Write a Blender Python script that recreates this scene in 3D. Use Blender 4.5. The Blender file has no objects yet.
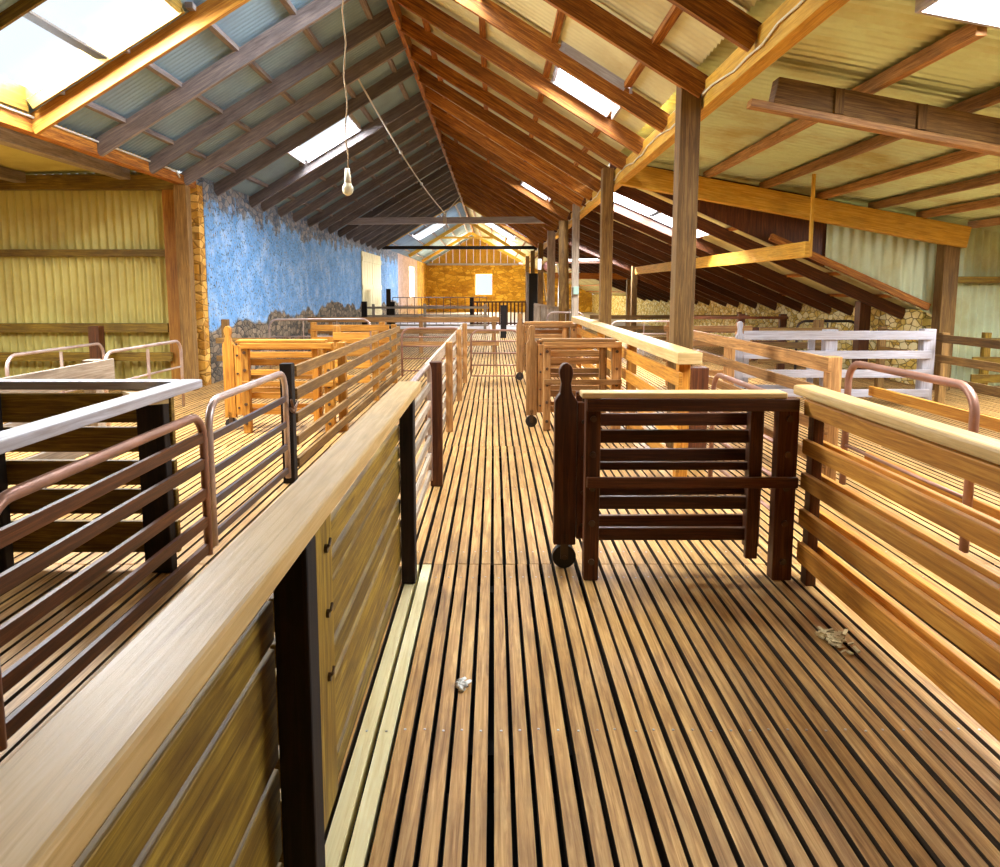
import bpy, math, random
from mathutils import Vector, Matrix
rnd = random.Random(7)
C = bpy.context.scene.collection
V = Vector

# ------------------------------------------------------------------ mesh collector
class MB:
    def __init__(s):
        s.v = []; s.f = []; s.uv = []
    def quadset(s, vs, fs, uvs):
        b = len(s.v); s.v.extend(vs)
        for f, u in zip(fs, uvs):
            s.f.append([b + i for i in f]); s.uv.append(u)
    def box(s, lo, hi, M=None):
        """axis box; uv runs along its longest side in metres"""
        d = [hi[i] - lo[i] for i in range(3)]
        L = max(range(3), key=lambda i: d[i])
        ou, ov = rnd.uniform(0, 40), rnd.uniform(0, 40)
        vs = [V((hi[0] if i & 1 else lo[0], hi[1] if i & 2 else lo[1], hi[2] if i & 4 else lo[2])) for i in range(8)]
        fs = [(0, 2, 3, 1), (4, 5, 7, 6), (0, 1, 5, 4), (2, 6, 7, 3), (0, 4, 6, 2), (1, 3, 7, 5)]
        uvs = []
        for k, f in enumerate(fs):
            n = (2, 2, 1, 1, 0, 0)[k]
            ax = [i for i in range(3) if i != n]
            if n == L: a, b = ax
            else: a = L; b = [i for i in ax if i != L][0]
            uvs.append([(vs[i][a] + ou, vs[i][b] + ov + k * 3.7) for i in f])
        if M: vs = [M @ v for v in vs]
        s.quadset(vs, fs, uvs)
        return s
    def bar(s, p0, p1, w, h, up=(0, 0, 1), roll=0):
        """rectangular bar from p0 to p1; w across, h along up"""
        p0, p1 = V(p0), V(p1)
        x = (p1 - p0); L = x.length; x.normalize()
        up = V(up)
        if abs(x.dot(up)) > .99: up = V((0, 1, 0))
        y = up.cross(x).normalized(); z = x.cross(y)
        M = Matrix((x, y, z)).transposed().to_4x4(); M.translation = p0
        if roll: M = M @ Matrix.Rotation(roll, 4, 'X')
        return s.box((0, -w / 2, -h / 2), (L, w / 2, h / 2), M)
    def tube(s, pts, r, n=8, closed=False):
        pts = [V(p) for p in pts]
        ref = V((0, 0, 1)); rings = []; L = 0; m = len(pts)
        t0 = (pts[1] - pts[0]).normalized()
        if abs(t0.dot(ref)) > .95: ref = V((1, 0, 0))
        nrm = (ref - t0 * ref.dot(t0)).normalized()
        b0 = len(s.v)
        for i, p in enumerate(pts):
            t = (pts[min(i + 1, m - 1)] - pts[max(i - 1, 0)]).normalized()
            nrm = (nrm - t * nrm.dot(t)).normalized(); bn = t.cross(nrm)
            if i: L += (p - pts[i - 1]).length
            rings.append(L)
            rr = r[i] if isinstance(r, (list, tuple)) else r
            for k in range(n):
                a = 2 * math.pi * k / n
                s.v.append(p + (nrm * math.cos(a) + bn * math.sin(a)) * rr)
        for i in range(m - 1):
            for k in range(n):
                k2 = (k + 1) % n
                s.f.append([b0 + i * n + k, b0 + i * n + k2, b0 + (i + 1) * n + k2, b0 + (i + 1) * n + k])
                s.uv.append([(rings[i], k / n * .2), (rings[i], (k + 1) / n * .2), (rings[i + 1], (k + 1) / n * .2), (rings[i + 1], k / n * .2)])
        s.f.append([b0 + k for k in range(n)][::-1]); s.uv.append([(0, 0)] * n)
        s.f.append([b0 + (m - 1) * n + k for k in range(n)]); s.uv.append([(0, 0)] * n)
        return s
    def prism(s, outline, o, ex, ey, ez, t):
        """outline (a,b) pairs in plane ex,ey at o, thickness t along ez"""
        o, ex, ey, ez = V(o), V(ex), V(ey), V(ez)
        n = len(outline); b = len(s.v); ou = rnd.uniform(0, 40)
        for k in (0, 1):
            for (a, c) in outline: s.v.append(o + ex * a + ey * c + ez * (t * k))
        s.f.append([b + i for i in range(n)][::-1]); s.uv.append([(c + ou, a) for a, c in outline][::-1])
        s.f.append([b + n + i for i in range(n)]); s.uv.append([(c + ou, a) for a, c in outline])
        for i in range(n):
            j = (i + 1) % n
            s.f.append([b + i, b + j, b + n + j, b + n + i])
            s.uv.append([(outline[i][1] + ou, 0), (outline[j][1] + ou, 0), (outline[j][1] + ou, t), (outline[i][1] + ou, t)])
        return s
    def disc(s, c, ax, r, t, n=20):
        c, ax = V(c), V(ax).normalized()
        return s.tube([c - ax * t / 2, c + ax * t / 2], r, n)
    def quad(s, a, b, c, d, uv=None):
        s.quadset([V(a), V(b), V(c), V(d)], [(0, 1, 2, 3)], [uv or [(0, 0), (1, 0), (1, 1), (0, 1)]])
        return s
    def build(s, name, mat, parent=None, bevel=0, smooth=False):
        o_ = V((0, 0, 0)); p = parent
        while p is not None:
            o_ = o_ + V(p.location); p = p.parent
        me = bpy.data.meshes.new(name)
        me.from_pydata([tuple(v - o_) for v in s.v], [], s.f)
        ul = me.uv_layers.new(name='UVMap')
        flat = [c for u in s.uv for c in u]
        ul.data.foreach_set('uv', [x for c in flat for x in c])
        me.materials.append(mat)
        if smooth: me.shade_smooth()
        me.validate(); me.update()
        ob = bpy.data.objects.new(name, me); C.objects.link(ob)
        if parent is not None: ob.parent = parent
        if bevel:
            b = ob.modifiers.new('b', 'BEVEL'); b.width = bevel; b.segments = 2; b.limit_method = 'ANGLE'
            b.harden_normals = False
        return ob

def tag(o, label=None, cat=None, group=None, kind=None):
    if label: o['label'] = label
    if cat: o['category'] = cat
    if group: o['group'] = group
    if kind: o['kind'] = kind
    return o
def thing(name, label, cat, loc, group=None):
    o = bpy.data.objects.new(name, None); C.objects.link(o); o.location = loc
    o.empty_display_size = .1
    return tag(o, label, cat, group)
def struct(name, mb, mat, parent=None, **k):
    return tag(mb.build(name, mat, parent, **k), kind='structure')

# ------------------------------------------------------------------ materials
def newmat(name):
    m = bpy.data.materials.new(name); m.use_nodes = True
    nt = m.node_tree; nt.nodes.clear()
    out = nt.nodes.new('ShaderNodeOutputMaterial'); b = nt.nodes.new('ShaderNodeBsdfPrincipled')
    nt.links.new(b.outputs[0], out.inputs[0])
    return m, nt, b
def N(nt, t, **k):
    n = nt.nodes.new(t)
    for a, v in k.items(): setattr(n, a, v)
    return n
def ramp(nt, fac, stops):
    r = N(nt, 'ShaderNodeValToRGB'); e = r.color_ramp.elements
    while len(e) < len(stops): e.new(.5)
    for el, (p, c) in zip(e, stops):
        el.position = p; el.color = (*c, 1)
    nt.links.new(fac, r.inputs[0]); return r.outputs[0]
def mix(nt, fac, a, b, mode='MIX'):
    m = N(nt, 'ShaderNodeMix', data_type='RGBA', blend_type=mode)
    for sock, val in ((m.inputs[0], fac), (m.inputs[6], a), (m.inputs[7], b)):
        if hasattr(val, 'links'): nt.links.new(val, sock)
        elif isinstance(val, (int, float)): sock.default_value = val
        else: sock.default_value = (*val, 1)
    return m.outputs[2]
def noise(nt, vec, scale, detail=4, rough=.55, dist=0):
    n = N(nt, 'ShaderNodeTexNoise'); n.inputs['Scale'].default_value = scale
    n.inputs['Detail'].default_value = detail; n.inputs['Roughness'].default_value = rough
    n.inputs['Distortion'].default_value = dist
    if vec is not None: nt.links.new(vec, n.inputs['Vector'])
    return n.outputs['Fac']
def mapping(nt, src, scale):
    m = N(nt, 'ShaderNodeMapping'); m.inputs['Scale'].default_value = scale
    nt.links.new(src, m.inputs['Vector']); return m.outputs[0]
def bump(nt, b, h, strength=.3, dist=.01):
    n = N(nt, 'ShaderNodeBump'); n.inputs['Strength'].default_value = strength; n.inputs['Distance'].default_value = dist
    nt.links.new(h, n.inputs['Height']); nt.links.new(n.outputs[0], b.inputs['Normal'])
def wood(name, dark, mid, light, rough=.55, stain=(.05, .025, .01), stain_amt=.45, var=.35, bmp=.25):
    m, nt, b = newmat(name)
    uv = N(nt, 'ShaderNodeTexCoord').outputs['UV']
    oi = N(nt, 'ShaderNodeObjectInfo')
    add = N(nt, 'ShaderNodeVectorMath', operation='ADD'); nt.links.new(uv, add.inputs[0])
    sc = N(nt, 'ShaderNodeVectorMath', operation='SCALE'); sc.inputs[0].default_value = (31, 17, 5)
    nt.links.new(oi.outputs['Random'], sc.inputs['Scale']); nt.links.new(sc.outputs[0], add.inputs[1])
    p = add.outputs[0]
    g = noise(nt, mapping(nt, p, (2.6, 55, 1)), 1.0, 7, .65, .9)
    col = ramp(nt, g, [(.28, dark), (.5, mid), (.72, light)])
    st = noise(nt, mapping(nt, p, (2.2, 6, 1)), 1.0, 5, .65)
    sf = ramp(nt, st, [(.45, (0, 0, 0)), (.75, (stain_amt,) * 3)])
    col = mix(nt, sf, col, stain)
    br = N(nt, 'ShaderNodeMapRange'); br.inputs['To Min'].default_value = 1 - var; br.inputs['To Max'].default_value = 1 + var * .6
    nt.links.new(oi.outputs['Random'], br.inputs['Value'])
    cc = N(nt, 'ShaderNodeCombineColor'); 
    for i in range(3): nt.links.new(br.outputs[0], cc.inputs[i])
    col = mix(nt, 1.0, col, cc.outputs[0], 'MULTIPLY')
    nt.links.new(col, b.inputs['Base Color'])
    b.inputs['Roughness'].default_value = rough
    b.inputs['Specular IOR Level'].default_value = .35
    bump(nt, b, g, bmp, .004)
    return m
W = dict(
    warm=wood('pen_timber', (.16, .065, .016), (.42, .20, .06), (.66, .37, .13)),
    orange=wood('orange_timber', (.26, .085, .006), (.54, .22, .022), (.76, .38, .06), stain_amt=.3),
    olive=wood('greasy_board', (.06, .026, .003), (.21, .12, .009), (.42, .27, .035), stain=(.05, .015, .002), stain_amt=.8),
    cap=wood('worn_cap', (.50, .30, .10), (.70, .46, .18), (.82, .60, .30), rough=.42, stain=(.3, .18, .07), stain_amt=.4, var=.15),
    dark=wood('dark_timber', (.03, .008, .003), (.09, .025, .007), (.20, .065, .018), rough=.45),  # gate timber; shade on its fronts is put into the dark tone
    black=wood('shade_black_timber', (.004, .003, .002), (.010, .006, .004), (.022, .012, .007), rough=.85),  # posts standing in shade, their darkness put into the base colour
    grey=wood('weathered_timber', (.20, .14, .09), (.40, .31, .22), (.58, .48, .37)),
    white=wood('pale_rail', (.32, .28, .28), (.46, .43, .46), (.62, .60, .65), stain=(.3, .2, .12), stain_amt=.35, var=.1),
    roof=wood('roof_timber', (.07, .018, .003), (.31, .10, .010), (.68, .30, .04), rough=.7),
    plate=wood('plate_timber', (.45, .20, .012), (.72, .38, .03), (.86, .54, .10), rough=.6, stain_amt=.3, var=.1),
    slat=wood('floor_slat', (.20, .085, .018), (.48, .255, .075), (.76, .48, .18), rough=.5, stain_amt=.5, var=0, bmp=.35),
    pale=wood('lit_slat_and_door', (.74, .60, .28), (.88, .77, .42), (.93, .86, .56), rough=.5, stain_amt=.15, var=0),  # light spilled on the slats, put into their colour; also door timber
    slat_side=wood('dark_slat_side', (.02, .012, .006), (.05, .028, .012), (.10, .06, .03), rough=.9),
    ltroof=wood('hazy_grey_rafter', (.09, .08, .09), (.20, .17, .17), (.34, .28, .24), rough=.7),  # left slope timber, greyed by haze put into its colour
    post=wood('building_post', (.08, .035, .008), (.20, .10, .022), (.38, .22, .06), rough=.7),
)
def metal(name, col, rough=.4, met=.6, rust=(.3, .1, .03), amt=.4, scale=6):
    m, nt, b = newmat(name)
    oc = N(nt, 'ShaderNodeTexCoord').outputs['Object']
    n = noise(nt, oc, scale, 5, .6)
    f = ramp(nt, n, [(.45, (0, 0, 0)), (.7, (amt,) * 3)])
    nt.links.new(mix(nt, f, col, rust), b.inputs['Base Color'])
    b.inputs['Roughness'].default_value = rough; b.inputs['Metallic'].default_value = met
    return m
M_TUBE = metal('galvanised_tube', (.50, .40, .36), .35, .55, (.30, .14, .09), .7, 4)
M_RTUBE = metal('rusty_tube', (.30, .15, .10), .4, .4, (.46, .24, .17), .7, 5)
M_DTUBE = metal('dark_steel', (.06, .05, .06), .4, .5, (.14, .06, .03), .5, 5)
M_BOLT = metal('bolt_steel', (.10, .07, .05), .4, .7)
M_IRON_OLIVE = metal('corrugated_wall_iron', (.56, .48, .14), .55, .1, (.32, .22, .04), .6, 1.3)
M_IRON_ROOF = metal('corrugated_roof_iron', (.74, .72, .44), .4, .55, (.42, .30, .10), .6, 1.1)
M_IRON_BLUE = metal('corrugated_roof_iron_hazed', (.21, .33, .43), .5, .1, (.13, .17, .23), .6, 1.2)  # left slope iron, blue haze put into its colour
M_IRON_LEAN = metal('corrugated_skillion_iron', (.58, .68, .44), .36, .7, (.42, .34, .12), .8, 1.3)
M_IRON_GREEN = metal('corrugated_infill', (.62, .68, .44), .5, .1, (.42, .33, .08), .6, 1.3)
M_WHITE = metal('white_enamel', (.62, .62, .60), .4, 0, (.6, .55, .45), .3)
M_PINK = metal('motor_paint', (.62, .30, .28), .4, 0, (.4, .2, .15), .4)
M_CABLE = metal('cable_sheath', (.75, .66, .48), .6, 0, (.4, .28, .1), .4)
M_RUBBER = metal('wheel_rubber', (.02, .018, .016), .6, 0, (.05, .03, .02), .4)
M_METER = metal('meter_case', (.24, .34, .27), .4, 0, (.3, .35, .3), .3)
M_BLACKBOARD = metal('black_board', (.008, .008, .010), .6, 0, (.02, .02, .02), .3)

def stone(name, c1, c2, c3, mortar, scale=2.6, plaster=None, zlo=None, ztop=None):
    m, nt, b = newmat(name)
    oc = N(nt, 'ShaderNodeTexCoord').outputs['Object']
    mp = mapping(nt, oc, (1, 1, 2.0))
    vo = N(nt, 'ShaderNodeTexVoronoi', feature='F1'); vo.inputs['Scale'].default_value = scale; nt.links.new(mp, vo.inputs['Vector'])
    ve = N(nt, 'ShaderNodeTexVoronoi', feature='DISTANCE_TO_EDGE'); ve.inputs['Scale'].default_value = scale; nt.links.new(mp, ve.inputs['Vector'])
    sep = N(nt, 'ShaderNodeSeparateColor'); nt.links.new(vo.outputs['Color'], sep.inputs[0])
    n1 = noise(nt, oc, 9, 6, .65)
    mx = N(nt, 'ShaderNodeMath', operation='MULTIPLY_ADD'); nt.links.new(n1, mx.inputs[0]); mx.inputs[1].default_value = .6
    ms = N(nt, 'ShaderNodeMath', operation='MULTIPLY'); nt.links.new(sep.outputs[0], ms.inputs[0]); ms.inputs[1].default_value = .5
    nt.links.new(ms.outputs[0], mx.inputs[2])
    col = ramp(nt, mx.outputs[0], [(.25, c1), (.5, c2), (.78, c3)])
    ef = ramp(nt, ve.outputs['Distance'], [(.02, (1, 1, 1)), (.07, (0, 0, 0))])
    col = mix(nt, ef, col, mortar)
    hgt = ramp(nt, ve.outputs['Distance'], [(0, (0, 0, 0)), (.12, (1, 1, 1))])
    if plaster:
        sx = N(nt, 'ShaderNodeSeparateXYZ'); nt.links.new(oc, sx.inputs[0])
        nb = noise(nt, oc, .8, 3, .5)
        # plaster where zlo < z + wobble < ztop, broken away by patches
        a = N(nt, 'ShaderNodeMath', operation='MULTIPLY_ADD'); nt.links.new(nb, a.inputs[0]); a.inputs[1].default_value = 1.0; nt.links.new(sx.outputs[2], a.inputs[2])
        lowm = N(nt, 'ShaderNodeMapRange'); lowm.inputs['From Min'].default_value = zlo + .48; lowm.inputs['From Max'].default_value = zlo + .53; nt.links.new(a.outputs[0], lowm.inputs['Value'])
        nc = noise(nt, oc, 2.6, 6, .65)
        t = N(nt, 'ShaderNodeMath', operation='MULTIPLY_ADD'); nt.links.new(nc, t.inputs[0]); t.inputs[1].default_value = 1.6; nt.links.new(sx.outputs[2], t.inputs[2])
        him = N(nt, 'ShaderNodeMapRange'); him.inputs['From Min'].default_value = ztop + .8; him.inputs['From Max'].default_value = ztop + .9
        him.inputs['To Min'].default_value = 1; him.inputs['To Max'].default_value = .25; nt.links.new(t.outputs[0], him.inputs['Value'])
        n2 = noise(nt, oc, 22, 5, .7)
        pits = ramp(nt, n2, [(.36, (0, 0, 0)), (.46, (1, 1, 1))])
        pl = ramp(nt, noise(nt, oc, 3.5, 5, .6), [(.3, plaster[0]), (.5, plaster[1]), (.7, plaster[2])])
        f1 = N(nt, 'ShaderNodeMath', operation='MULTIPLY'); nt.links.new(lowm.outputs[0], f1.inputs[0]); nt.links.new(him.outputs[0], f1.inputs[1])
        f2 = N(nt, 'ShaderNodeMath', operation='MULTIPLY'); nt.links.new(f1.outputs[0], f2.inputs[0]); nt.links.new(pits, f2.inputs[1])
        col = mix(nt, f2.outputs[0], col, pl)
        hm = N(nt, 'ShaderNodeMath', operation='MAXIMUM'); nt.links.new(hgt, hm.inputs[0]); nt.links.new(f2.outputs[0], hm.inputs[1])
        h2 = N(nt, 'ShaderNodeMath', operation='MULTIPLY_ADD'); nt.links.new(n2, h2.inputs[0]); h2.inputs[1].default_value = .8; nt.links.new(hm.outputs[0], h2.inputs[2])
        hgt = h2.outputs[0]
    else:
        h2 = N(nt, 'ShaderNodeMath', operation='MULTIPLY_ADD'); nt.links.new(n1, h2.inputs[0]); h2.inputs[1].default_value = .5; nt.links.new(hgt, h2.inputs[2])
        hgt = h2.outputs[0]
    nt.links.new(col, b.inputs['Base Color']); b.inputs['Roughness'].default_value = .85
    bump(nt, b, hgt, .8, .03)
    return m
BLUE_CAST = ((.11, .33, .72), (.20, .44, .82), (.42, .62, .90))  # blue skylight on the whitewash, put into the plaster colour
PINK_CAST = ((.50, .30, .26), (.70, .48, .42), (.74, .58, .58))  # pink tint of window light, put into the plaster colour
M_BLUEWALL = stone('whitewashed_stone_wall', (.05, .045, .04), (.20, .15, .10), (.38, .28, .18), (.07, .06, .05), 5.5, BLUE_CAST, .95, 2.68)
M_PINKWALL = stone('pink_lit_stone_wall', (.25, .14, .05), (.55, .32, .14), (.7, .45, .25), (.4, .25, .12), 2.8, PINK_CAST, .6, 3.2)
M_YSTONE = stone('yellow_stone_and_glow', (.38, .17, .01), (.66, .34, .02), (.85, .52, .06), (.50, .25, .02), 2.4)
M_STONE = stone('rubble_stone', (.58, .36, .04), (.84, .62, .16), (.94, .84, .48), (.30, .19, .04), 5.5)
M_END = stone('wall_end_stone', (.35, .14, .01), (.68, .32, .03), (.85, .50, .12), (.46, .22, .03), 5.0)

def glass():
    m = bpy.data.materials.new('skylight_glass'); m.use_nodes = True; nt = m.node_tree; nt.nodes.clear()
    out = nt.nodes.new('ShaderNodeOutputMaterial')
    t = nt.nodes.new('ShaderNodeBsdfTransparent'); g = nt.nodes.new('ShaderNodeBsdfGlossy'); g.inputs['Roughness'].default_value = .1
    t.inputs[0].default_value = (.95, .97, 1, 1)
    mx = nt.nodes.new('ShaderNodeMixShader'); mx.inputs[0].default_value = .04
    nt.links.new(t.outputs[0], mx.inputs[1]); nt.links.new(g.outputs[0], mx.inputs[2]); nt.links.new(mx.outputs[0], out.inputs[0])
    return m
M_GLASS = glass()
def plain(name, col, rough=.8):
    m, nt, b = newmat(name)
    n = noise(nt, N(nt, 'ShaderNodeTexCoord').outputs['Object'], 3, 4)
    nt.links.new(mix(nt, n, tuple(c * .7 for c in col), tuple(min(1, c * 1.2) for c in col)), b.inputs['Base Color'])
    b.inputs['Roughness'].default_value = rough
    return m
M_UNDERCROFT = plain('dark_undercroft', (.012, .009, .007), .95)
M_FARFLOOR = plain('far_floor', (.60, .52, .52))
M_WOOL = plain('wool', (.85, .83, .78), .95)
M_CHIP = plain('straw_chips', (.92, .74, .42), .9)

# ------------------------------------------------------------------ floor
Y_END = 48.0
PITCH, SW, SH = .064, .047, .06
fl = MB(); litmb = MB(); nails = MB()
joints = [-2.2, .78, 3.72, 6.66, 9.6, 12.54, 15.48, 18.42, 21.36, 24.3, 27.3]
for j in range(len(joints) - 1):
    y0, y1 = joints[j] + .004, joints[j + 1] - .004
    xa, xb = (-9.5, 9.8) if joints[j] < 10.5 else (-4.45, 6.45)
    off = rnd.uniform(-.008, .008)
    k0, k1 = int(xa / PITCH), int(xb / PITCH)
    for k in range(k0, k1):
        x = k * PITCH + off + rnd.uniform(-.003, .003)
        pale = j == 1 and -.47 < x < -.36  # slats by the fence take spilled light as a paler colour
        mb = litmb if pale else fl
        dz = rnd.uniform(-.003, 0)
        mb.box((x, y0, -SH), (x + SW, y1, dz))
        if 0 <= j <= 3 and -.45 < x < 2.2:
            for fy in (.06, .5, .94):
                yy = y0 + (y1 - y0) * fy + rnd.uniform(-.006, .006)
                nails.tube([(x + SW / 2, yy, dz - .001), (x + SW / 2, yy, dz + .002)], .0045, 6)
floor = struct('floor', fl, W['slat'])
floor.data.materials.append(W['slat_side'])
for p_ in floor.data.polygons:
    if p_.index % 6 > 3: p_.material_index = 1  # slat side faces coloured darker than the tops
struct('painted_light_slats', litmb, W['pale'], floor)
struct('floor_nails', nails, metal('nail_head', (.6, .6, .6), .3, .9), floor)
struct('floor_far_end', MB().box((-4.5, 27.3, -.05), (6.5, Y_END, .0)), M_FARFLOOR, floor)
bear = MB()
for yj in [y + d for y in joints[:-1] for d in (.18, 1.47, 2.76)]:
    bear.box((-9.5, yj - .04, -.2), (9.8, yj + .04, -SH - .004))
struct('floor_bearers', bear, M_UNDERCROFT, floor)  # bearers blackened: shade below the slats put into their colour
struct('ground', MB().box((-12, -8, -.75), (12, Y_END + 1, -.7)), M_UNDERCROFT)

# ------------------------------------------------------------------ roof planes
RX, RZ = -1.22, 5.06
LX, LZ = -4.42, 3.17
PX, PZ = 1.69, 3.30
WX = 6.5
def z_left(x): return LZ + (x - LX) * (RZ - LZ) / (RX - LX)
def z_right(x): return RZ + (x - RX) * (PZ - RZ) / (PX - RX)
def z_steep(x): return PZ - .43 * (x - PX)
def z_lean(x): return 3.39 - .18 * (x - 1.69)
def z_annex(x): return 3.22 + .03 * (x - LX)
def sheet(zf, xa, xb, ya, yb, holes=(), amp=.009, wl=.076, n=6):
    """corrugated iron with the flutes running along x; holes are (x0,x1,y0,y1)"""
    mb = MB(); ny = int((yb - ya) / wl * n)
    for i in range(ny):
        y0 = ya + (yb - ya) * i / ny; y1 = ya + (yb - ya) * (i + 1) / ny; ym = (y0 + y1) / 2
        cuts = sorted([h for h in holes if h[2] < ym < h[3]])
        xs = []; cur = xa
        for h in cuts:
            if h[0] > cur: xs.append((cur, h[0]))
            cur = h[1]
        if cur < xb: xs.append((cur, xb))
        c0, c1 = amp * math.sin(2 * math.pi * y0 / wl), amp * math.sin(2 * math.pi * y1 / wl)
        for (u, w) in xs:
            mb.quad((u, y0, zf(u) + c0), (w, y0, zf(w) + c0), (w, y1, zf(w) + c1), (u, y1, zf(u) + c1))
    return mb
# skylight openings, added unseen ones last: name, slope fn, x0,x1,y0,y1, divider axis, energy
SKY = [
    ('l', -4.35, -2.90, 5.80, 6.95, 'x', z_left),
    ('l', -3.37, -2.40, 11.9, 13.2, None, z_left),
    ('r', .70, 1.35, 7.50, 8.55, None, z_right),
    ('r', .65, 1.25, 15.7, 16.8, None, z_right),
    ('s', 2.00, 3.60, 11.9, 13.0, 'x', z_steep),
    ('r', .45, 1.30, 26.5, 27.9, None, z_right),
    ('s', 2.50, 3.90, 20.3, 21.5, None, z_steep),
    ('l', -3.40, -2.10, 30.5, 33.0, None, z_left),
    ('r', -.5, .9, 31.0, 33.5, None, z_right),
    ('n', 2.6, 4.4, 2.6, 4.6, None, z_lean),  # added skylight, lights the right foreground
    ('r', -1.1, -.15, 6.4, 7.4, None, z_right),  # out-of-view skylight, position set for its light on aisle and gates
    ('a', -7.6, -5.9, 4.2, 6.2, None, z_annex),  # unseen skylight added to brighten the annex wall
    ('n', 6.2, 7.8, 6.4, 8.2, None, z_lean),  # unseen skylight added for light in the right annex
]
YN = -2.2
H = lambda k: [(s[1], s[2], s[3], s[4]) for s in SKY if s[0] == k]
ceiling = struct('ceiling', sheet(z_right, RX, PX, YN, Y_END, H('r'), amp=.012, wl=.09), M_IRON_ROOF)
struct('ceiling_sheet_hazed', sheet(z_left, LX - .05, RX, YN, Y_END, H('l')), M_IRON_BLUE, ceiling)
struct('ceiling_sheet_low', sheet(z_steep, PX, WX + .35, 11.0, Y_END, H('s')), M_IRON_ROOF, ceiling)
struct('ceiling_sheet_skillion', sheet(z_lean, PX, 9.8, YN, 10.98, H('n'), amp=.022, wl=.11), M_IRON_LEAN, ceiling)
struct('ceiling_sheet_annex', sheet(z_annex, -9.5, LX - .02, YN, 10.85, H('a')), M_IRON_OLIVE, ceiling)
# battens stop at the skylights: cut by building them in pieces
def batten_pieces(x, zf, y0, y1, holes):
    segs = []; cur = y0
    for h in sorted([h for h in holes if h[0] - .1 < x < h[1] + .1], key=lambda h: h[2]):
        if h[2] - .06 > cur: segs.append((cur, h[2] - .06))
        cur = max(cur, h[3] + .06)
    if cur < y1: segs.append((cur, y1))
    return [((x - .035, a, zf(x) - .065), (x + .035, b, zf(x) - .012)) for a, b in segs]
bat = MB(); batl = MB()
for i in range(5):
    x = LX + (RX - LX) * (i + .5) / 5
    for lo, hi in batten_pieces(x, z_left, YN, Y_END, H('l')): batl.box(lo, hi)
struct('ceiling_battens_hazed', batl, W['ltroof'], ceiling)
for i in range(4):
    x = RX + (PX - RX) * (i + .5) / 4
    for lo, hi in batten_pieces(x, z_right, YN, Y_END, H('r')): bat.box(lo, hi)
for i in range(6):
    x = PX + (WX - PX) * (i + .5) / 6
    for lo, hi in batten_pieces(x, z_steep, 10.9, Y_END, H('s')): bat.box(lo, hi)
struct('ceiling_battens', bat, W['roof'], ceiling)
struct('ceiling_ridge_pole', MB().box((RX - .03, YN, RZ - .26), (RX + .03, Y_END, RZ - .05)), W['roof'], ceiling)

# skylights: curb of four boards, divider, pane, sky light outside
SKYCOL = (.93, .97, 1.0)
def skylight(i, s, power):
    k, x0, x1, y0, y1, div, zf = s
    fr = MB(); t = .03; dn = .10; upz = .12
    for (ya) in (y0 - t / 2, y1 + t / 2):
        fr.bar((x0, ya, zf(x0) + .02), (x1, ya, zf(x1) + .02), t, dn + upz)
    for xx in (x0 - t / 2, x1 + t / 2):
        fr.bar((xx, y0 - t, zf(xx) + .02), (xx, y1 + t, zf(xx) + .02), t, dn + upz)
    f = struct(f'window_{i}', fr, W['white'] if i not in (1,) else W['olive'])
    if div == 'x':
        xm = (x0 + x1) / 2
        struct('window_bar', MB().bar((xm, y0, zf(xm) - .05), (xm, y1, zf(xm) - .05), .11, .02), W['black'], f)
    struct('window_pane', MB().quad((x0, y0, zf(x0) + .1), (x1, y0, zf(x1) + .1), (x1, y1, zf(x1) + .1), (x0, y1, zf(x0) + .1)), M_GLASS, f)
    L = bpy.data.lights.new(f'sky_light_{i}', 'AREA'); L.shape = 'RECTANGLE'
    sl = math.atan2(zf(x1) - zf(x0), x1 - x0)
    L.size = (x1 - x0) / math.cos(sl) + .5; L.size_y = (y1 - y0) + .5
    L.energy = power * L.size * L.size_y; L.color = SKYCOL
    o = bpy.data.objects.new(f'sky_light_{i}', L); C.objects.link(o)
    xm, ym = (x0 + x1) / 2, (y0 + y1) / 2
    o.location = (xm - math.sin(sl) * .18, ym, zf(xm) + math.cos(sl) * .18)
    o.rotation_euler = (0, -sl, 0)
    tag(o, kind='helper')
POW = [300, 150, 190, 110, 340, 90, 420, 60, 60, 120, 250, 210, 140]
for i, s in enumerate(SKY): skylight(i + 1, s, POW[i])

# ------------------------------------------------------------------ walls
def cwall(xa, xb, y, z0, zt, holes=(), amp=.024, wl=.12, n=8):
    """corrugated wall facing -y with upright flutes"""
    mb = MB(); m = int((xb - xa) / wl * n)
    for i in range(m):
        x0 = xa + (xb - xa) * i / m; x1 = xa + (xb - xa) * (i + 1) / m
        c0, c1 = amp * math.sin(2 * math.pi * x0 / wl), amp * math.sin(2 * math.pi * x1 / wl)
        zb0, zb1 = (z0(x0), z0(x1)) if callable(z0) else (z0, z0)
        za, zb = (zt(x0), zt(x1)) if callable(zt) else (zt, zt)
        mb.quad((x0, y + c0, zb0), (x1, y + c1, zb1), (x1, y + c1, zb), (x0, y + c0, za))
    return mb
struct('wall_left_iron', cwall(-9.5, -4.70, 10.78, 0, lambda x: z_annex(x) - .02), M_IRON_OLIVE)
struct('wall_right_iron', cwall(6.8, 9.9, 10.95, 0, lambda x: z_lean(x) - .02), M_IRON_GREEN)
struct('wall_right_wedge', cwall(4.9, 6.55, 10.80, lambda x: z_steep(x) - .12, lambda x: z_lean(x) - .02, wl=.16, amp=.02), M_IRON_GREEN)
wb = MB()
wb.prism([(1.7, z_steep(1.7) - .12), (5.05, z_steep(5.05) - .12), (5.05, z_lean(5.05) - .02), (1.7, z_lean(1.7) - .02)], (0, 10.84, 0), (1, 0, 0), (0, 0, 1), (0, 1, 0), .03)
struct('wall_right_boards', wb, W['dark'])
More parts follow.
